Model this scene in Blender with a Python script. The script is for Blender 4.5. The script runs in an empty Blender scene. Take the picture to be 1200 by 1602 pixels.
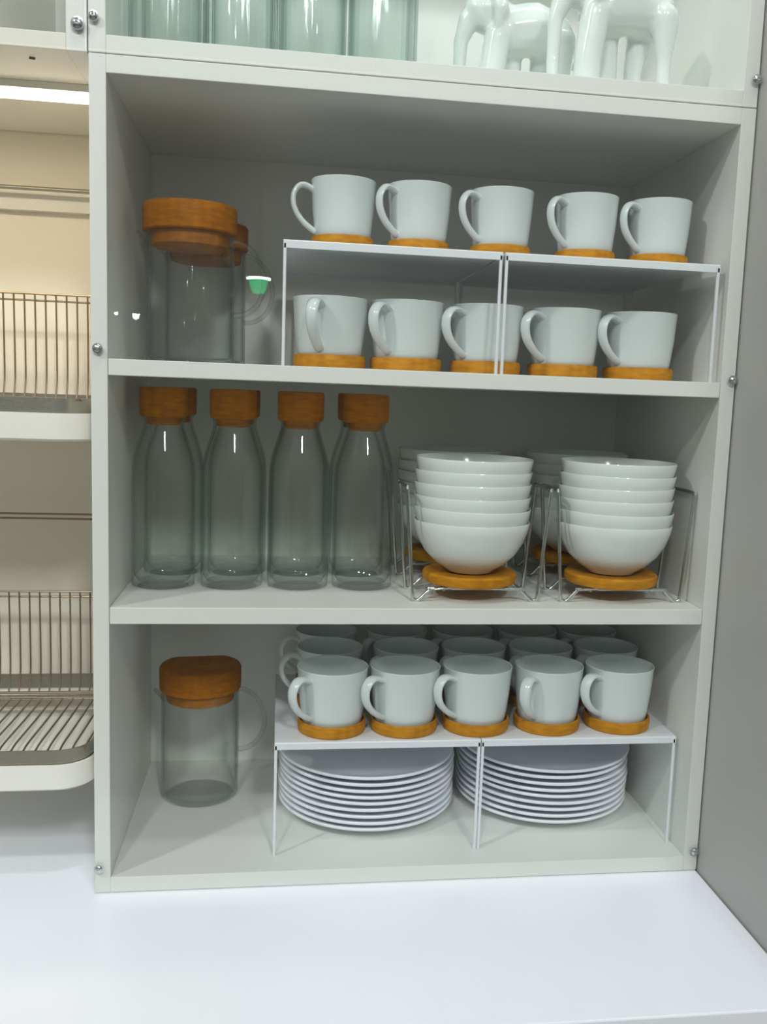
import bpy, bmesh, math, random
from mathutils import Vector, Matrix
random.seed(7)
sc = bpy.context.scene
COL = sc.collection
PI = math.pi

# ------------------------------------------------------------------ camera
F_PX = 1456.69
r_ = Vector((0.98973424, -0.13824978, 0.03623714))
u_ = Vector((-0.0177964, 0.13236059, 0.99104186))
w_ = Vector((0.14180769, 0.98151295, -0.12854146))
cd = bpy.data.cameras.new('camera')
cam = bpy.data.objects.new('camera', cd); COL.objects.link(cam)
M = Matrix.Identity(4)
for i, v in enumerate((r_, u_, -w_)):
    for k in range(3): M[k][i] = v[k]
M.translation = Vector((0.22069595, -1.14350824, 0.63985743))
cam.matrix_world = M
cd.sensor_width = 36; cd.lens = F_PX/1602*36
cd.shift_x = -44.9/1602; cd.shift_y = 3.16/1602-0.0006
cd.clip_start = .02
sc.camera = cam

# ------------------------------------------------------------------ world, lights, exposure
WORLD = .38
KEY = 13
SECOND = 31
FILL_LEFT = 34
FILL_FAR = 66
sc.view_settings.view_transform = 'Standard'; sc.view_settings.look = 'None'
sc.view_settings.gamma = 1; sc.view_settings.exposure = -0.06; sc.view_settings.use_curve_mapping = False
wd = bpy.data.worlds.new('shop_hall'); sc.world = wd; wd.use_nodes = True
nt = wd.node_tree; bg = nt.nodes['Background']
bg.inputs[1].default_value = WORLD
# a lit shop hall: bright towards the ceiling, duller towards the floor
_tc = nt.nodes.new('ShaderNodeTexCoord'); _sp = nt.nodes.new('ShaderNodeSeparateXYZ'); _cr = nt.nodes.new('ShaderNodeValToRGB')
_mr = nt.nodes.new('ShaderNodeMapRange'); _mr.inputs['From Min'].default_value = -1; _mr.inputs['From Max'].default_value = 1
nt.links.new(_tc.outputs['Generated'], _sp.inputs[0]); nt.links.new(_sp.outputs['Z'], _mr.inputs['Value'])
nt.links.new(_mr.outputs['Result'], _cr.inputs['Fac']); nt.links.new(_cr.outputs['Color'], bg.inputs[0])
_cr.color_ramp.elements[0].position = .45; _cr.color_ramp.elements[0].color = (.25, .26, .23, 1)
_cr.color_ramp.elements[1].position = .80; _cr.color_ramp.elements[1].color = (.85, .90, .88, 1)
_e = _cr.color_ramp.elements.new(.52); _e.color = (.90, .93, .90, 1)
sc.cycles.transparent_max_bounces = 64

def area(name, loc, target, size, power, col, spread=PI):
    l = bpy.data.lights.new(name, 'AREA'); l.shape = 'DISK'; l.size = size; l.energy = power; l.color = col; l.spread = spread
    o = bpy.data.objects.new(name, l); COL.objects.link(o); o.location = loc
    o.rotation_euler = (Vector(target)-Vector(loc)).to_track_quat('-Z', 'Y').to_euler()
    return o
area('ceiling_spot_or_fill', (.32, -.75, 2.9), (.3, -.25, 0), .16, KEY, (.98, .99, 1.0))
area('ceiling_spot_or_fill', (-.50, -3.0, 2.9), (.3, .1, .4), .22, SECOND, (.97, .985, 1.0))

area('ceiling_spot_or_fill', (.9, -3.8, 3.15), (.3, .2, .4), .5, FILL_FAR, (.97, .985, 1.0))  # unseen soft fill, added to brighten the lower floor and back walls
area('ceiling_spot_or_fill', (-1.75, -1.6, 2.7), (.1, .1, .3), .2, FILL_LEFT, (.99, .99, 1.0))  # unseen fill from the left, added for the niche and counter
sc.cycles.max_bounces = 16; sc.cycles.diffuse_bounces = 10

# ------------------------------------------------------------------ materials
def lin(c):
    return tuple((x/255/12.92 if x/255 <= .04045 else ((x/255+.055)/1.055)**2.4) for x in c)
def mat(name, rgb, rough=.5, metal=0, bump=0, bscale=60, var=0, vscale=8, coat=0, srgb=True):
    m = bpy.data.materials.new(name); m.use_nodes = True; n = m.node_tree; b = n.nodes['Principled BSDF']
    c = lin(rgb) if srgb else rgb
    b.inputs['Base Color'].default_value = (*c, 1); b.inputs['Roughness'].default_value = rough
    b.inputs['Metallic'].default_value = metal; b.inputs['Coat Weight'].default_value = coat
    tc = n.nodes.new('ShaderNodeTexCoord')
    if var:
        no = n.nodes.new('ShaderNodeTexNoise'); no.inputs['Scale'].default_value = vscale; no.inputs['Detail'].default_value = 4
        n.links.new(tc.outputs['Object'], no.inputs['Vector'])
        mx = n.nodes.new('ShaderNodeMix'); mx.data_type = 'RGBA'
        mx.inputs['A'].default_value = (*[x*(1-var) for x in c], 1); mx.inputs['B'].default_value = (*[min(1, x*(1+var)) for x in c], 1)
        n.links.new(no.outputs['Fac'], mx.inputs['Factor']); n.links.new(mx.outputs['Result'], b.inputs['Base Color'])
    if bump:
        no = n.nodes.new('ShaderNodeTexNoise'); no.inputs['Scale'].default_value = bscale
        n.links.new(tc.outputs['Object'], no.inputs['Vector'])
        bp = n.nodes.new('ShaderNodeBump'); bp.inputs['Strength'].default_value = bump; bp.inputs['Distance'].default_value = .001
        n.links.new(no.outputs['Fac'], bp.inputs['Height']); n.links.new(bp.outputs['Normal'], b.inputs['Normal'])
    return m
def wood(name, a, b_):
    m = bpy.data.materials.new(name); m.use_nodes = True; n = m.node_tree; b = n.nodes['Principled BSDF']
    b.inputs['Roughness'].default_value = .6; b.inputs['Specular IOR Level'].default_value = .2
    tc = n.nodes.new('ShaderNodeTexCoord'); mp = n.nodes.new('ShaderNodeMapping'); mp.inputs['Scale'].default_value = (30, 30, 140)
    no = n.nodes.new('ShaderNodeTexNoise'); no.inputs['Scale'].default_value = 1.6; no.inputs['Detail'].default_value = 5
    wv = n.nodes.new('ShaderNodeTexWave'); wv.wave_type = 'BANDS'; wv.bands_direction = 'X'; wv.inputs['Scale'].default_value = 22; wv.inputs['Distortion'].default_value = 2.5
    mx0 = n.nodes.new('ShaderNodeMath'); mx0.operation = 'MULTIPLY_ADD'; mx0.inputs[1].default_value = .10
    cr = n.nodes.new('ShaderNodeValToRGB'); cr.color_ramp.elements[0].position = .3; cr.color_ramp.elements[1].position = .75
    cr.color_ramp.elements[0].color = (*lin(a), 1); cr.color_ramp.elements[1].color = (*lin(b_), 1)
    n.links.new(tc.outputs['Object'], mp.inputs['Vector']); n.links.new(mp.outputs['Vector'], no.inputs['Vector'])
    n.links.new(tc.outputs['Object'], wv.inputs['Vector'])
    n.links.new(wv.outputs['Fac'], mx0.inputs[0]); n.links.new(no.outputs['Fac'], mx0.inputs[2])
    n.links.new(mx0.outputs[0], cr.inputs['Fac']); n.links.new(cr.outputs['Color'], b.inputs['Base Color'])
    return m
def thin_glass(name, face_tint, edge_tint, ior=1.45, rough=.02, wobble=0):
    m = bpy.data.materials.new(name); m.use_nodes = True; n = m.node_tree
    for x in list(n.nodes):
        if x.type != 'OUTPUT_MATERIAL': n.nodes.remove(x)
    out = [x for x in n.nodes if x.type == 'OUTPUT_MATERIAL'][0]
    tr = n.nodes.new('ShaderNodeBsdfTransparent'); gl = n.nodes.new('ShaderNodeBsdfGlossy'); gl.inputs['Roughness'].default_value = rough
    f0 = ((ior-1)/(ior+1))**2
    fc = n.nodes.new('ShaderNodeLayerWeight'); fc.inputs['Blend'].default_value = .5
    pw = n.nodes.new('ShaderNodeMath'); pw.operation = 'POWER'; pw.inputs[1].default_value = 5
    fr = n.nodes.new('ShaderNodeMath'); fr.operation = 'MULTIPLY_ADD'; fr.inputs[1].default_value = 1-f0; fr.inputs[2].default_value = f0
    n.links.new(fc.outputs['Facing'], pw.inputs[0]); n.links.new(pw.outputs[0], fr.inputs[0])
    lw = n.nodes.new('ShaderNodeLayerWeight'); lw.inputs['Blend'].default_value = .5
    mc = n.nodes.new('ShaderNodeMix'); mc.data_type = 'RGBA'
    mc.inputs['A'].default_value = (*face_tint, 1); mc.inputs['B'].default_value = (*edge_tint, 1)
    p3 = n.nodes.new('ShaderNodeMath'); p3.operation = 'POWER'; p3.inputs[1].default_value = 3
    n.links.new(lw.outputs['Facing'], p3.inputs[0]); n.links.new(p3.outputs[0], mc.inputs['Factor']); n.links.new(mc.outputs['Result'], tr.inputs['Color'])
    ms = n.nodes.new('ShaderNodeMixShader')
    n.links.new(fr.outputs[0], ms.inputs[0]); n.links.new(tr.outputs[0], ms.inputs[1]); n.links.new(gl.outputs[0], ms.inputs[2])
    n.links.new(ms.outputs[0], out.inputs['Surface'])
    if wobble:
        tc = n.nodes.new('ShaderNodeTexCoord'); mp = n.nodes.new('ShaderNodeMapping'); mp.inputs['Scale'].default_value = (60, 60, 6)
        no = n.nodes.new('ShaderNodeTexNoise'); no.inputs['Scale'].default_value = 1.0
        bp = n.nodes.new('ShaderNodeBump'); bp.inputs['Strength'].default_value = wobble; bp.inputs['Distance'].default_value = .004
        n.links.new(tc.outputs['Object'], mp.inputs[0]); n.links.new(mp.outputs[0], no.inputs['Vector']); n.links.new(no.outputs['Fac'], bp.inputs['Height'])
        n.links.new(bp.outputs[0], gl.inputs['Normal']); n.links.new(bp.outputs[0], fc.inputs['Normal'])
    return m
def emit(name, rgb, s):
    m = bpy.data.materials.new(name); m.use_nodes = True; b = m.node_tree.nodes['Principled BSDF']
    b.inputs['Base Color'].default_value = (*rgb, 1); b.inputs['Emission Color'].default_value = (*rgb, 1); b.inputs['Emission Strength'].default_value = s
    return m

MELA = mat('white_melamine', (226, 227, 223), .42, bump=.15, bscale=300, var=.02)
MELB = mat('white_melamine_warm', (228, 225, 214), .45, var=.02)
COUNTER = mat('glossy_white_laminate', (232, 236, 242), .22, var=.01, vscale=3)
COUNTER_EDGE = mat('laminate_edge_band', (205, 205, 195), .5)
WALLM = mat('cream_wall_paint', (234, 227, 210), .7, var=.02, bump=.2)
GREYP = mat('grey_wall_panel', (166, 166, 161), .5, var=.03, vscale=2, bump=.1)
FLOORM = mat('grey_floor', (150, 145, 135), .5, var=.1)
CERAM = mat('white_porcelain', (226, 232, 230), .16, coat=.3, var=.01)
PLATEM = mat('white_plate_porcelain', (244, 246, 252), .18, coat=.3)
MUGM = mat('white_mug_glaze', (214, 222, 223), .2, coat=.3, var=.01)
RISERM = mat('white_coated_metal', (226, 230, 236), .35)
CORK = wood('golden_bamboo', (168, 108, 8), (202, 138, 28))
STOPM = wood('stopper_cork', (166, 98, 0), (204, 126, 4))
CORKD = wood('amber_cork', (146, 84, 0), (180, 108, 1))
CHROME = mat('chrome_wire', (200, 205, 205), .18, metal=1)
WIREM = mat('dark_wire', (150, 135, 112), .3, metal=.9)
STEEL = mat('brushed_steel', (165, 162, 150), .35, metal=.9, bump=.2, bscale=200)
PLAST = mat('white_plastic', (226, 226, 216), .3)
GLASS = thin_glass('clear_glass', (.988, .993, .990), (.60, .70, .66), 1.4, .03)
HGLASS = thin_glass('handle_glass', (.93, .95, .94), (.62, .70, .66), 1.8, .05)
RIBGLASS = thin_glass('ribbed_clear_glass', (.975, .99, .985), (.55, .66, .64), 1.5, .06, wobble=.7)
PANE = thin_glass('acrylic_sheet', (.972, .982, .970), (.94, .96, .95), 1.33, .008)
LED = emit('warm_led', (1, .93, .78), 6)
SLATE = mat('dark_slot', (60, 58, 52), .6)

# ------------------------------------------------------------------ mesh helpers
def box(bm, x0, x1, y0, y1, z0, z1):
    v = [bm.verts.new(p) for p in ((x0,y0,z0),(x1,y0,z0),(x1,y1,z0),(x0,y1,z0),(x0,y0,z1),(x1,y0,z1),(x1,y1,z1),(x0,y1,z1))]
    for f in ((0,3,2,1),(4,5,6,7),(0,1,5,4),(1,2,6,5),(2,3,7,6),(3,0,4,7)): bm.faces.new([v[i] for i in f])
def lathe(bm, prof, segs=48, c=(0,0), rib=None):
    """prof: (r,z) list; r==0 ends are closed to a point"""
    rings = []
    for r, z in prof:
        if r < 1e-6: rings.append([bm.verts.new((c[0], c[1], z))])
        else:
            ring = []
            for i in range(segs):
                a = 2*PI*i/segs; rr = r+(rib[0]*math.cos(a*rib[1]) if rib else 0)
                ring.append(bm.verts.new((c[0]+rr*math.cos(a), c[1]+rr*math.sin(a), z)))
            rings.append(ring)
    for A, B in zip(rings, rings[1:]):
        for i in range(segs):
            j = (i+1) % segs
            if len(A) == 1 and len(B) == 1: continue
            if len(A) == 1: bm.faces.new((A[0], B[j], B[i]))
            elif len(B) == 1: bm.faces.new((A[i], A[j], B[0]))
            else: bm.faces.new((A[i], A[j], B[j], B[i]))
def catmull(pts, n=8, closed=False):
    P = [Vector(p) for p in pts]; out = []
    if closed: Q = [P[-1]]+P+[P[0], P[1]]
    else: Q = [P[0]*2-P[1]]+P+[P[-1]*2-P[-2]]
    for i in range(1, len(Q)-2):
        a, b, c, d = Q[i-1:i+3]
        for k in range(n):
            t = k/n
            out.append(.5*((2*b)+(c-a)*t+(2*a-5*b+4*c-d)*t*t+(3*b-a-3*c+d)*t**3))
    if not closed: out.append(P[-1].copy())
    return out
def tube(bm, pts, ra, rb=None, side=None, segs=10, closed=False):
    """sweep an ellipse (ra along 'side', rb across) along pts; ra may be a list"""
    rb = ra if rb is None else rb
    n = len(pts); rings = []; up = None
    for i, p in enumerate(pts):
        if closed: t = pts[(i+1) % n]-pts[i-1]
        else: t = pts[min(i+1, n-1)]-pts[max(i-1, 0)]
        t.normalize()
        if side is not None: s = Vector(side)
        else:
            s = up if up is not None else (Vector((0,0,1)) if abs(t.z) < .9 else Vector((1,0,0)))
        s = (s-t*s.dot(t)).normalized(); up = s
        o = t.cross(s)
        A = ra[i] if isinstance(ra, (list, tuple)) else ra; B = rb[i] if isinstance(rb, (list, tuple)) else rb
        rings.append([bm.verts.new(p+s*A*math.cos(2*PI*k/segs)+o*B*math.sin(2*PI*k/segs)) for k in range(segs)])
    m = n if closed else n-1
    for i in range(m):
        A, B = rings[i], rings[(i+1) % n]
        for k in range(segs):
            j = (k+1) % segs; bm.faces.new((A[k], A[j], B[j], B[k]))
    if not closed:
        bm.faces.new(rings[0][::-1]); bm.faces.new(rings[-1])
def obj(name, bm, material, parent=None, smooth=False, bevel=0, loc=None):
    bmesh.ops.recalc_face_normals(bm, faces=bm.faces)
    me = bpy.data.meshes.new(name); bm.to_mesh(me); bm.free(); me.materials.append(material)
    if smooth:
        me.polygons.foreach_set('use_smooth', [True]*len(me.polygons))
        me.set_sharp_from_angle(angle=math.radians(38))
    o = bpy.data.objects.new(name, me); COL.objects.link(o)
    if parent: o.parent = parent
    if loc: o.location = loc
    if bevel:
        b = o.modifiers.new('bevel', 'BEVEL'); b.width = bevel; b.segments = 2; b.limit_method = 'ANGLE'
    return o
def bxo(name, dims, material, parent=None, bevel=.0008):
    bm = bmesh.new(); box(bm, *dims); return obj(name, bm, material, parent, bevel=bevel)
def thing(name, label, cat, loc=(0,0,0), rz=0, group=None):
    o = bpy.data.objects.new(name, None); COL.objects.link(o); o.empty_display_size = .02
    o.location = loc; o.rotation_euler = (0,0,rz); o['label'] = label; o['category'] = cat
    if group: o['group'] = group
    return o
def tag(o, label, cat, group=None):
    o['label'] = label; o['category'] = cat
    if group: o['group'] = group
    return o
def struct(o): o['kind'] = 'structure'; return o
def copy_tree(o, parent=None):
    c = o.copy(); COL.objects.link(c); c.parent = parent
    for ch in list(o.children): copy_tree(ch, c)
    return c
class Proto:
    """first place() uses the prototype itself, later ones copy it with its parts"""
    def __init__(s, root): s.root = root; s.used = False
    def place(s, loc, rot=(0,0,0), label='', group=None, scale=None):
        o = copy_tree(s.root) if s.used else s.root
        s.used = True
        o.location = loc; o.rotation_euler = rot; o['label'] = label
        if group: o['group'] = group
        if scale: o.scale = scale
        else: o.scale = (1,1,1)
        return o

# ------------------------------------------------------------------ the setting
W, H, D = .80, 1.005, .376
T = .019
Z1T, Z1B, Z2T, Z2B = .6667, .6474, .3682, .3475
ZF, ZC = .0207, .9849
struct(bxo('wall_back', (-1.6, 1.0, D+.004, D+.06, -.9, 1.95), WALLM, bevel=0))
struct(bxo('wall_right', (W+.0018, W+.03, -.62, D+.004, -.9, 1.95), GREYP, bevel=.001))
struct(bxo('floor', (-3.2, 3.2, -16.0, D+.06, -.95, -.9), FLOORM, bevel=0))

ct = tag(bxo('countertop', (-1.5, W, -.290, D+.004, -.032, 0), COUNTER, bevel=.002), 'glossy white countertop running below both cabinets', 'countertop')
bc = thing('base_cabinet', 'pale base cabinet with drawers under the white countertop', 'cabinet', (0, 0, -.9))
bxo('body', (-1.49, W-.001, -.262, D, .0, .867), MELB, bc)
for i in range(3):
    d = bxo('drawer_front', (-.79+.53*i, -.79+.53*i+.526, -.281, -.263, .10, .862), COUNTER_EDGE, bc)

# ------------------------------------------------------------------ main cabinet
cab = thing('wall_cabinet', 'white open cabinet with two shelves full of mugs, bottles and bowls', 'cabinet')
bxo('side_panel', (0, T, 0, D, 0.0005, H), MELA, cab)
bxo('side_panel', (W-T, W, 0, D, 0.0005, H), MELA, cab)
bxo('top_panel', (T, W-T, 0, D, ZC, H), MELA, cab)
bxo('bottom_panel', (T, W-T, 0, D, .0005, ZF), MELA, cab)
bxo('back_panel', (T, W-T, D-.006, D, ZF, ZC), MELA, cab)
bxo('shelf', (T+.0005, W-T-.0005, .0005, D-.006, Z1B, Z1T), MELA, cab)
bxo('shelf', (T+.0005, W-T-.0005, .0005, D-.006, Z2B, Z2T), MELA, cab)
# upper cabinet standing on top
UZ = H+.0012
up = thing('upper_cabinet', 'white upper cabinet with glass vases and white figurines, on the open cabinet', 'cabinet', (0, 0, UZ))
bxo('side_panel', (.0, T, 0, D, 0, .42), MELA, up)
bxo('side_panel', (W-T, W, 0, D, 0, .42), MELA, up)
bxo('bottom_panel', (T, W-T, 0, D, 0, .0195), MELA, up)
bxo('top_panel', (T, W-T, 0, D, .4005, .42), MELA, up)
bxo('back_panel', (T, W-T, D-.006, D, .0195, .4005), MELA, up)
UF = UZ+.0195
ul = thing('led_or_fill_batten', 'added white fill light batten under the top of the upper cabinet', 'light', (0, 0, UZ+.4005))  # batten added out of view to brighten the vases and figurines
bxo('housing', (.1, .7, .10, .13, -.008, 0), PLAST, ul)
bxo('diffuser', (.105, .695, .103, .127, -.011, -.008), emit('cool_fill_glow', (.93, 1, .98), 4), ul)
l = bpy.data.lights.new('upper_fill_light', 'AREA'); l.shape = 'RECTANGLE'; l.size = .58; l.size_y = .02; l.energy = .55; l.color = (.92, 1, .98)
o = bpy.data.objects.new('upper_fill_light', l); COL.objects.link(o); o.location = (.4, .115, UZ+.385)
# left upper cabinet over the drainer bay
lu = thing('corner_cabinet', 'white upper cabinet over the lit dish drainer niche', 'cabinet', (0, 0, 1.0053))
bxo('side_panel', (-.024, -.0015, 0, D, .0, .42), MELA, lu)
bxo('side_panel', (-.60, -.577, 0, D, .0, .42), MELA, lu)
bxo('bottom_panel', (-.577, -.024, 0, D, .0, .0185), MELB, lu)
bxo('back_panel', (-.577, -.024, D-.006, D, .0185, .42), MELA, lu)
bxo('divider_panel', (-.135, -.117, .0, D-.006, .0185, .42), MELA, lu)
bm = bmesh.new()
tube(bm, [Vector((-.072, .035, -.0004)), Vector((-.066, .037, -.0004))], .0035, .0012, side=(0,1,0), segs=12)
obj('cable_slot', bm, SLATE, lu, smooth=True)

# pane + screws
def pane(z0, x0, x1, h, label, name='acrylic_panel'):
    t = thing(name, label, 'panel', (0, 0, z0))
    bxo('sheet', (x0, x1, -.0042, -.0012, 0, h), PANE, t, bevel=0)
    return t
def screw(parent, x, z, r=.0048, y=-.0042):
    bm = bmesh.new()
    lathe(bm, [(0, 0), (r*1.25, 0), (r*1.25, .0008), (r*.95, .0009), (r*.9, .0022), (r*.55, .0034), (r*.3, .0036), (r*.28, .0024), (0, .0024)], 20)
    o = obj('screw', bm, CHROME, parent, smooth=True); o.location = (x, y, z); o.rotation_euler = (PI/2, 0, 0)
p1 = pane(.001, .0008, W-.0008, H-.001, 'large clear acrylic sheet screwed over the open cabinet front')
for x, z in ((.0085, .6768), (.0055, .0335), (.7945, .6695), (.7935, .0285)): screw(p1, x, z)
p2 = pane(UZ+.003, .0008, W-.0008, .41, 'clear acrylic sheet over the upper cabinet of vases and figurines')
for x, z in ((.0065, .0335), (.7950, .0290)): screw(p2, x, z)
p3 = pane(1.0053+.003, -.585, -.004, .41, 'clear acrylic sheet over the cabinet above the drainer niche')
screw(p3, -.0105, .025, .006)

# ------------------------------------------------------------------ drainer niche
led = thing('led_or_fill_batten', 'warm white light batten under the cabinet above the drainers', 'light', (0, 0, 1.0053))
bxo('housing', (-.56, -.006, .121, .166, -.009, 0), PLAST, led)
bxo('diffuser', (-.555, -.008, .126, .161, -.013, -.009), LED, led)
l = bpy.data.lights.new('batten_light', 'AREA'); l.shape = 'RECTANGLE'; l.size = .5; l.size_y = .03; l.energy = .72; l.color = (1, .80, .56)
o = bpy.data.objects.new('batten_light', l); COL.objects.link(o); o.location = (-.28, .143, .988)

def drainer(z0, label):
    t = thing('dish_drainer', label, 'dish rack', (0, 0, z0), 0, 'dish drainers in the lit niche')
    # white tray with rounded front corners
    def outline(x0, x1, y0, y1, rr, n=8):
        pts = []
        for cx, cy, a0 in ((x1-rr, y1-rr, 0), (x0+rr, y1-rr, 90), (x0+rr, y0+rr, 180), (x1-rr, y0+rr, 270)):
            for k in range(n+1):
                a = math.radians(a0+90*k/n); pts.append((cx+rr*math.cos(a), cy+rr*math.sin(a)))
        return pts
    def trayring(bm, sets):
        rings = [[bm.verts.new((x, y, z)) for x, y in outline(-.425+i_, -.0085-i_, .022+i_, .355-i_, .045-i_)] for i_, z in sets]
        for A, B in zip(rings, rings[1:]):
            for k in range(len(A)): bm.faces.new((A[k], A[(k+1) % len(A)], B[(k+1) % len(A)], B[k]))
        return rings
    bm = bmesh.new()
    rg = trayring(bm, [(.004, 0), (.0, .003), (-.001, .028), (-.001, .034), (.003, .034), (.004, .010)])
    bm.faces.new(rg[0][::-1]); bm.faces.new(rg[-1])
    obj('tray', bm, PLAST, t, smooth=True)
    bm = bmesh.new()
    trayring(bm, [(.0045, .030), (.0045, .052), (.0065, .052), (.0065, .030), (.0045, .030)])
    obj('rack_frame', bm, STEEL, t, smooth=True)
    bm = bmesh.new()
    n = 27
    for i in range(n):
        x = -.0185-i*.0147
        tube(bm, catmull([(x, .033, .050), (x, .06, .051), (x, .15, .047), (x, .252, .044), ], 4), .0014, segs=8)
    tube(bm, [Vector((-.42, .25, .044)), Vector((-.012, .25, .044))], .0019, segs=8)
    obj('floor_grid', bm, WIREM, t, smooth=True)
    bm = bmesh.new()
    for i in range(n):
        x = -.0175-i*.0147
        tube(bm, catmull([(x, .298, .197), (x, .300, .185), (x, .301, .09), (x, .297, .062), (x, .288, .042)], 5), .0013, segs=8)
    for z, y in ((.196, .298), (.187, .3035)): tube(bm, [Vector((-.422, y, z)), Vector((-.010, y, z))], .0015, segs=8)
    tube(bm, [Vector((-.422, .287, .042)), Vector((-.010, .287, .042))], .0022, segs=8)
    obj('plate_grid', bm, WIREM, t, smooth=True)
    bm = bmesh.new(); box(bm, -.42, -.012, .262, .276, .028, .043)
    obj('rail', bm, STEEL, t, bevel=.001)
    return t
drainer(.126, 'lower wire dish drainer over a white tray with rounded corner')
drainer(.566, 'upper wire dish drainer over a white tray, below the light batten')
rl = thing('wall_rail', 'thin metal rail across the niche wall above the upper drainer', 'rail', (0, 0, .918))
bm = bmesh.new(); tube(bm, [Vector((-.578, .345, 0)), Vector((-.002, .345, 0))], .0032, segs=12); obj('rod', bm, STEEL, rl, smooth=True)
bxo('flange', (-.58, -.001, .366, D+.003, -.028, .002), MELB, rl)
rl = thing('wall_rail', 'pair of thin metal rods across the niche wall between the drainers', 'rail', (0, 0, .430))
for y, z in ((.345, .004), (.350, -.004)):
    bm = bmesh.new(); tube(bm, [Vector((-.578, y, z)), Vector((-.002, y, z))], .0016, segs=10); obj('rod', bm, WIREM, rl, smooth=True)

# ------------------------------------------------------------------ risers
def riser(label, x0, z0, w, h, y0, group):
    t = thing('shelf_riser', label, 'shelf riser', (x0, y0, z0), 0, group)
    bm = bmesh.new(); pr = [(0, h-.0095), (.0012, h-.0095), (.0012, h-.0035), (.2988, h-.0035), (.2988, h-.0095), (.30, h-.0095), (.30, h-.0012), (.2992, h), (.0008, h), (0, h-.0012)]
    A = [bm.verts.new((0, y, z)) for y, z in pr]; B = [bm.verts.new((w, y, z)) for y, z in pr]
    for i in range(len(pr)): j = (i+1) % len(pr); bm.faces.new((A[i], A[j], B[j], B[i]))
    for V in (A, B): bm.faces.new(V)
    obj('top_plate', bm, RISERM, t)
    for x in (.0, w-.0038):
        for y in (.0, .296):
            bxo('leg', (x, x+.0038, y, y+.004, 0, h-.0035), RISERM, t)
    return t
RU, RL = .1478, .157
g = 'white metal risers in the cabinet'
riser('left white metal riser on the top shelf, bearing small mugs', .2205, Z1T, .2665, RU, .0025, g)
riser('right white metal riser on the top shelf, bearing small mugs', .4905, Z1T, .2790, RU, .0025, g)
riser('left white metal riser at the cabinet bottom, over the left plates', .2205, ZF, .2765, RL, .040, g)
riser('right white metal riser at the cabinet bottom, over the right plates', .4985, ZF, .2765, RL, .040, g)

# ------------------------------------------------------------------ mugs and coasters
def mk_mug():
    t = thing('mug', '', 'mug')
    bm = bmesh.new()
    lathe(bm, [(0, .001), (.030, .001), (.0335, 0), (.0385, .001), (.0412, .005), (.0432, .020), (.0460, .045), (.0480, .076), (.0485, .0788), (.0480, .0795), (.0470, .0790), (.0460, .074), (.0435, .045), (.0400, .012), (.034, .006), (0, .005)], 56)
    obj('body', bm, MUGM, t, smooth=True)
    bm = bmesh.new()
    path = catmull([(-.0440, 0, .0655), (-.0560, 0, .0710), (-.0660, 0, .0700), (-.0735, 0, .0610), (-.0745, 0, .0490), (-.0700, 0, .0370), (-.0610, 0, .0265), (-.0500, 0, .0185), (-.0405, 0, .0130)], 5)
    n = len(path)
    tube(bm, path, [.0088-.0024*i/(n-1) for i in range(n)], [.0040]*n, side=(0, 1, 0), segs=14)
    obj('handle', bm, MUGM, t, smooth=True)
    return Proto(t)
MUG = mk_mug()
def mk_coaster():
    bm = bmesh.new()
    lathe(bm, [(0, 0), (.044, 0), (.0462, .0015), (.0470, .0085), (.0466, .0158), (.0458, .017), (.0445, .017), (.0437, .016), (.0433, .0102), (0, .0100)], 56)
    o = obj('coaster', bm, CORK, None, smooth=True); o['category'] = 'coaster'
    return Proto(o)
COA = mk_coaster()
CAMXY = Vector((.2207, -1.1435))
def put_mug(x, y, z, phi, label, clabel, group, cgroup, s=1.0, tall=1.0):
    # phi: how far the handle turns from screen-left towards the viewer, degrees
    va = math.atan2(x-CAMXY.x, y-CAMXY.y)
    COA.place((x, y, z), (0, 0, random.uniform(0, 6)), clabel, cgroup, (s, s, tall))
    MUG.place((x, y, z+.0101*tall), (0, 0, -va+math.radians(phi)), label, group, (s, s, tall))
POS = ['leftmost', 'second from left', 'middle', 'second from right', 'rightmost']
ORD = ['first', 'second', 'third', 'fourth', 'last']
# small mugs on the top risers
for k, (px, ph) in enumerate(zip((.295, .3925, .5008, .6155, .7167), (8, 38, 38, 44, 44))):
    put_mug(px, .082, Z1T+RU, ph, 'small white mug on top of the upper risers, %s of that row' % POS[k],
            'round bamboo coaster under the %s small mug on the upper risers' % POS[k], 'small white mugs on the upper risers', 'coasters on the upper risers', .85, .97)
# mugs standing under the upper risers
for k, (px, ph) in enumerate(zip((.2825, .3826, .4897, .5962, .7026), (72, 56, 46, 48, 50))):
    put_mug(px, .090, Z1T, ph, 'white mug on the top shelf beneath the upper risers, %s of five' % POS[k],
            'round bamboo coaster under the %s mug beneath the upper risers' % POS[k], 'white mugs beneath the upper risers', 'coasters beneath the upper risers')
# three rows on the lower risers
rows = [('front', .092, (.2977, .3976, .4994, .6025, .7060), (46, 46, 46, 66, 54)),
        ('middle', .190, (.2985, .4115, .5138, .6172, .7200), (24, 50, 54, 58, 60)),
        ('back', .2875, (.2980, .4100, .5160, .6220, .7220), (24, 48, 52, 58, 60))]
for nm, y, xs, phs in rows:
    for k in range(5):
        put_mug(xs[k], y, ZF+RL, phs[k], 'white mug in the %s row on the lower risers, %s of the row' % (nm, POS[k]),
                'bamboo coaster under the %s mug in the %s row on the lower risers' % (POS[k], nm),
                'white mugs in the %s row on the lower risers' % nm, 'coasters in the %s row on the lower risers' % nm)

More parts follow.
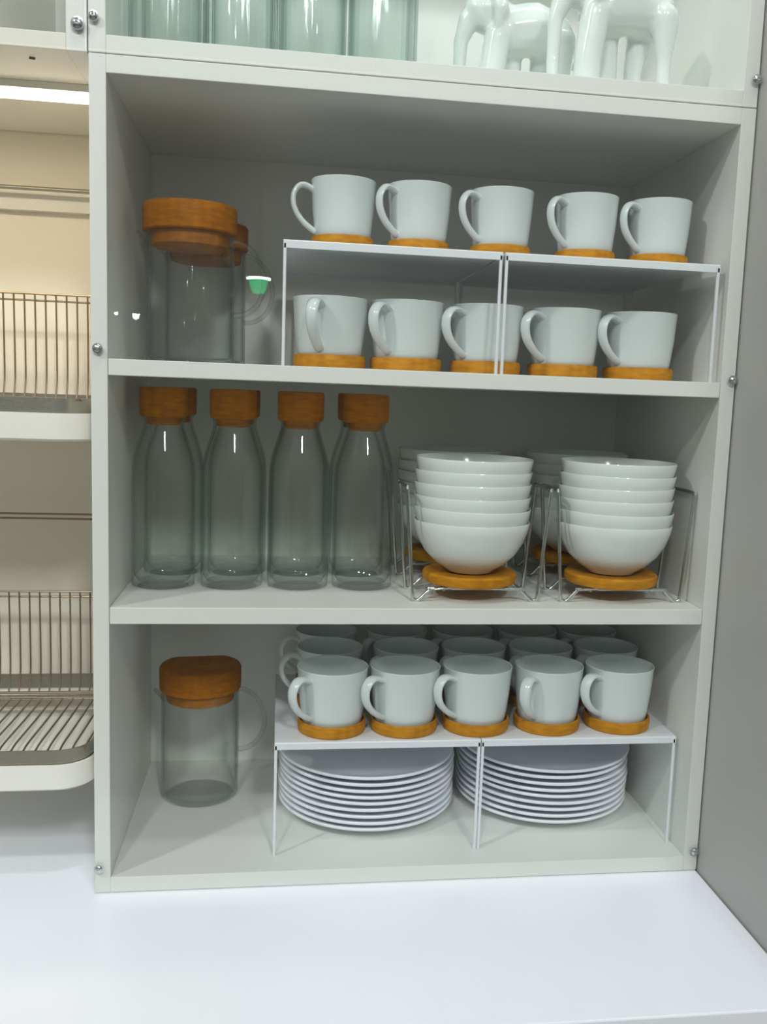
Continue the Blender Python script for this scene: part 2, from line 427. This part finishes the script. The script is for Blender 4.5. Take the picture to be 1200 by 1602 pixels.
# ------------------------------------------------------------------ bowls, discs, racks
def mk_rack():
    t = thing('bowl_rack', '', 'bowl rack')
    def frame(y):
        pts = []
        for sx in (-1,):
            pass
        L = [(-.0985, y, .148), (-.0975, y, .138), (-.0870, y, .010), (-.0850, y, .0035), (-.0805, y, .0016), (-.0760, y, .0040), (-.0640, y, .0155), (-.0580, y, .0175)]
        Rr = [(-p[0]-.005, p[1], p[2]) for p in L][::-1]
        return L, Rr
    bm = bmesh.new()
    L0, R0 = frame(-.038); L1, R1 = frame(.038)
    left_top = [(-.0985, -.030, .1505), (-.0985, 0, .1510), (-.0985, .030, .1505)]
    right_top = [(.0935, .030, .1505), (.0935, 0, .1510), (.0935, -.030, .1505)]
    loop = L0[::-1]+left_top+L1+R1+right_top+R0[::-1]
    tube(bm, catmull(loop, 4, closed=True), .0024, segs=10, closed=True)
    obj('wire_frame', bm, CHROME, t, smooth=True)
    for x in (-.045, .040):
        bm = bmesh.new(); tube(bm, [Vector((x, -.038, .0150)), Vector((x, .038, .0150))], .0015, segs=8)
        obj('cross_wire', bm, CHROME, t, smooth=True)
    return Proto(t)
RACK = mk_rack()
bm = bmesh.new(); lathe(bm, [(0, 0), (.058, 0), (.0625, .002), (.0640, .007), (.0635, .013), (.061, .015), (.050, .015), (.047, .0135), (0, .0130)], 64)
o = obj('disc', bm, CORK, None, smooth=True); o.name = 'bamboo_disc'; o['category'] = 'lid'; DISC = Proto(o)
bm = bmesh.new()
lathe(bm, [(0, .002), (.026, .002), (.028, 0), (.031, 0), (.034, .003), (.048, .012), (.062, .026), (.0715, .042), (.0765, .056), (.0790, .0685), (.0785, .0698), (.0775, .0695), (.0760, .0665), (.0735, .056), (.0685, .042), (.059, .0275), (.045, .0145), (.030, .008), (0, .0065)], 72)
o = obj('bowl', bm, CERAM, None, smooth=True); o['category'] = 'bowl'; BOWL = Proto(o)
HT = ['lowest', 'second from bottom', 'third from bottom', 'third from top', 'second from top', 'topmost']
for nm, cx, cy, rn in (('left front', .4795, .083, 'left'), ('right front', .6805, .083, 'right'), ('left rear', .4795, .262, 'rear left'), ('right rear', .6805, .262, 'rear right')):
    RACK.place((cx+.0035, cy-.003, Z2T), (0, 0, 0), 'chrome wire rack holding the %s stack of bowls' % nm, 'wire bowl racks')
    DISC.place((cx, cy, Z2T+.0196), (0, 0, 1.1 if 'left' in nm else 2.0), 'round bamboo disc under the %s stack of bowls' % nm, 'bamboo discs under the bowls')
    zt = .3975-.0682+.0682
    for k in range(6):
        tilt = (0 if k == 0 else random.uniform(-.007, .007), 0 if k == 0 else random.uniform(-.008, .008), random.uniform(0, 6))
        dx = 0 if k == 0 else random.uniform(-.0006, .0006)
        BOWL.place((cx+dx, cy, Z2T+.0348+k*.0166+(.001 if k else 0)), (tilt[0], tilt[1], 0), 'white bowl in the %s rack stack, %s of six' % (nm, HT[k]), 'white bowls in the %s stack' % nm)

# ------------------------------------------------------------------ plates
bm = bmesh.new()
lathe(bm, [(0, .0015), (.060, .0015), (.062, 0), (.068, 0), (.071, .0018), (.095, .0055), (.115, .0105), (.127, .0145), (.1300, .0160), (.1312, .0178), (.1311, .0193), (.1298, .0202), (.1275, .0197), (.115, .0150), (.095, .0105), (.075, .0090), (0, .0090)], 96)
o = obj('plate', bm, PLATEM, None, smooth=True); o['category'] = 'plate'; PLATE = Proto(o)
PN = ['lowest', 'second from bottom', 'third from bottom', 'fourth from bottom', 'middle', 'fourth from top', 'third from top', 'second from top', 'topmost']
for nm, cx, cy in (('left', .3585, .198), ('right', .6330, .206)):
    for k in range(9):
        PLATE.place((cx+random.uniform(-.0015, .0015), cy+random.uniform(-.0015, .0015), ZF+k*.0094), (0, 0, 0), 'white dinner plate in the %s stack under the riser, %s' % (nm, PN[k]), 'white dinner plates in the %s stack' % nm)

# ------------------------------------------------------------------ bottles
def mk_bottle():
    t = thing('glass_bottle', '', 'bottle')
    bm = bmesh.new()
    outer = catmull([(.034, 0, 0), (.0400, 0, .002), (.0418, 0, .008), (.0418, 0, .06), (.0418, 0, .12), (.0413, 0, .158), (.0385, 0, .176), (.0325, 0, .196), (.0275, 0, .212), (.0262, 0, .221), (.0275, 0, .228)], 4)
    pr = [(0, 0)]+[(p.x, p.z) for p in outer]
    inner = [(max(p.x-.0024, 0), p.z) for p in outer[::-1] if p.z > .009]
    pr += inner+[(.034, .008), (0, .0065)]
    lathe(bm, pr, 56)
    obj('body', bm, GLASS, t, smooth=True)
    bm = bmesh.new()
    lathe(bm, [(0, .2175), (.0205, .2175), (.0225, .2195), (.0225, .228), (.0290, .2282), (.0310, .2310), (.0314, .250), (.0314, .2645), (.0298, .2670), (0, .2672)], 48)
    obj('stopper', bm, STOPM, t, smooth=True)
    return Proto(t)
BOT = mk_bottle()
for nm, y, xs in (('front', .137, (.0668, .1580, .2480, .3370)), ('rear', .232, (.0700, .1600, .2480, .3350))):
    for k, x in enumerate(xs):
        BOT.place((x, y, Z2T), (0, 0, k*1.3+y), 'glass bottle with cork stopper on the middle shelf, %s in the %s row' % (['leftmost', 'second from left', 'second from right', 'rightmost'][k], nm), 'cork stoppered glass bottles in the %s row' % nm)

# ------------------------------------------------------------------ pitchers
def mk_pitcher():
    t = thing('glass_pitcher', '', 'pitcher')
    bm = bmesh.new()
    lathe(bm, [(0, 0), (.050, 0), (.0555, .002), (.0575, .007), (.0575, .10), (.0570, .166), (.0562, .1665), (.0545, .165), (.0550, .10), (.0550, .010), (.050, .007), (0, .006)], 64)
    obj('body', bm, GLASS, t, smooth=True)
    bm = bmesh.new()
    path = catmull([(.055, 0, .162), (.066, 0, .161), (.082, 0, .150), (.094, 0, .128), (.0965, 0, .105), (.088, 0, .082), (.072, 0, .069), (.0560, 0, .066)], 6)
    tube(bm, path, .0052, .0034, side=(0, 1, 0), segs=12)
    obj('handle', bm, HGLASS, t, smooth=True)
    bm = bmesh.new()
    tube(bm, catmull([(-.054, 0, .150), (-.060, 0, .160), (-.067, 0, .1665)], 4), [.011]*5+[.009]*4, [.002]*9, side=(0, 1, 0), segs=12)
    obj('spout', bm, GLASS, t, smooth=True)
    bm = bmesh.new()
    # lid: thick disc with one flat at the spout, stepped plug below
    prof = [(0, .1490), (.046, .1490), (.0500, .1510), (.0520, .1670), (.0580, .1672), (.0600, .1690), (.0604, .185), (.0604, .1990), (.0585, .2022), (0, .2025)]
    lathe(bm, prof, 72)
    for v in bm.verts:
        if v.co.z > .1671 and v.co.y > .046: v.co.y = .046
    obj('lid', bm, CORKD, t, smooth=True)
    return Proto(t)
PIT = mk_pitcher()
PIT.place((.0995, .140, Z1T), (0, 0, .10), 'glass pitcher with thick cork lid at the front left of the top shelf', 'cork lidded glass pitchers')
PIT.place((.1090, .278, Z1T), (0, 0, .05), 'glass pitcher behind the front pitcher on the top shelf', 'cork lidded glass pitchers')
PIT.place((.1085, .245, ZF), (0, 0, .10), 'glass pitcher with cork lid alone at the cabinet bottom, left of the plates', 'cork lidded glass pitchers')

# ------------------------------------------------------------------ upper cabinet contents
bm = bmesh.new()
lathe(bm, [(0, 0), (.038, 0), (.0425, .003), (.0430, .010), (.0430, .27), (.0435, .28), (.0425, .2805), (.0405, .27), (.0405, .012), (.036, .009), (0, .008)], 96, rib=(.0005, 24))
o = obj('glass_vase', bm, RIBGLASS, None, smooth=True); o['category'] = 'vase'; VASE = Proto(o)
for nm, y, xs in (('front', .062, (.0764, .1630, .2499, .337)), ('rear', .160, (.078, .166, .254, .342))):
    for k, x in enumerate(xs):
        VASE.place((x, y, UF+.0002), (0, 0, k*.4), 'tall clear glass cylinder vase in the upper cabinet, %s in the %s row' % (['leftmost', 'second from left', 'second from right', 'rightmost'][k], nm), 'glass cylinder vases in the upper cabinet, %s row' % nm, (.975, .975, 1))

def blob(bm, pts, rad):
    for (a, b), (ra, rb) in zip(zip(pts, pts[1:]), zip(rad, rad[1:])):
        a = Vector(a); b = Vector(b); n = max(2, int((b-a).length/.004))
        for k in range(n+1):
            t = k/n; bmesh.ops.create_icosphere(bm, subdivisions=2, radius=ra*(1-t)+rb*t, matrix=Matrix.Translation(a.lerp(b, t)))
def mk_elephant():
    bm = bmesh.new()
    blob(bm, [(.030, 0, .112), (.062, 0, .118), (.092, 0, .112)], [.034, .036, .031])            # trunk of the body
    blob(bm, [(.018, 0, .128), (-.008, 0, .136)], [.026, .027])                                   # neck, head
    blob(bm, [(-.026, 0, .125), (-.036, 0, .095), (-.037, 0, .05), (-.036, 0, .012)], [.015, .0105, .009, .0085])  # hanging trunk
    for x0, x1, y, r0, r1 in ((.012, .004, -.017, .020, .0185), (.036, .040, .018, .019, .016), (.102, .1045, -.020, .019, .0100), (.088, .078, .020, .020, .0125)):
        blob(bm, [(x0, y, .10), (x1, y, .045), (x1, y, .0145)], [r0, r1, r1])
    for s in (-1, 1): blob(bm, [(.006, s*.026, .150), (.012, s*.034, .130), (.008, s*.034, .112)], [.008, .011, .006])
    blob(bm, [(.119, 0, .118), (.127, 0, .095), (.125, 0, .07)], [.004, .003, .003])
    for v in bm.verts:
        if v.co.z < .0: v.co.z = 0
    me = bpy.data.meshes.new('elephant_figurine'); bm.to_mesh(me); bm.free(); me.materials.append(CERAM)
    o = bpy.data.objects.new('elephant_figurine', me); COL.objects.link(o); o['category'] = 'figurine'
    m = o.modifiers.new('remesh', 'REMESH'); m.mode = 'VOXEL'; m.voxel_size = .0028; m.use_smooth_shade = True
    s = o.modifiers.new('smooth', 'SMOOTH'); s.iterations = 6; s.factor = .6
    return Proto(o)
ELE = mk_elephant()
ELE.place((.5960, .085, UF), (0, 0, 0), 'glossy white elephant figurine at the right in the upper cabinet', 'white figurines in the upper cabinet')
ELE.place((.4930, .190, UF), (0, 0, 0), 'glossy white elephant figurine set back behind the right one, beside the vases', 'white figurines in the upper cabinet')

# ------------------------------------------------------------------ shop lamps far behind the viewer, mirrored in the sheet
def lamp(x, y, z, r, label, s, green=False, h=0):
    t = thing('ceiling_lamp', label, 'lamp', (x, y, z), 0, 'shop ceiling lamps')
    bm = bmesh.new(); lathe(bm, [(0, -h), (r*.5, -h*.87), (r*.87, -h*.5), (r, 0), (r, .02), (0, .02)], 32); obj('diffuser', bm, emit('lamp_white', (.9, 1, .98), s), t, smooth=True)
    bm = bmesh.new(); lathe(bm, [(0, .02), (r*1.15, .02), (r*1.15, .06), (.02, .12), (.015, 1.2), (0, 1.2)], 32); obj('lamp_housing', bm, STEEL, t, smooth=True)
    if green:
        bm = bmesh.new(); lathe(bm, [(r*.8, -.001), (r*.62, -.10), (r*.5, -.13), (r*.62, -.10), (r*.8, -.001)], 32); obj('lamp_shade', bm, emit('green_glass_glow', (.05, .7, .4), 3), t, smooth=True)
lamp(-.02, -8.5, 1.70, .12, 'round ceiling lamp with a green glass skirt in the shop hall', 45, True)
lamp(-2.08, -14.4, 1.70, .055, 'small far ceiling spotlight in the shop hall', 90, h=.07)
lamp(-2.40, -14.5, 1.72, .03, 'faint small spotlight beside the far spotlight in the shop hall', 50, h=.03)
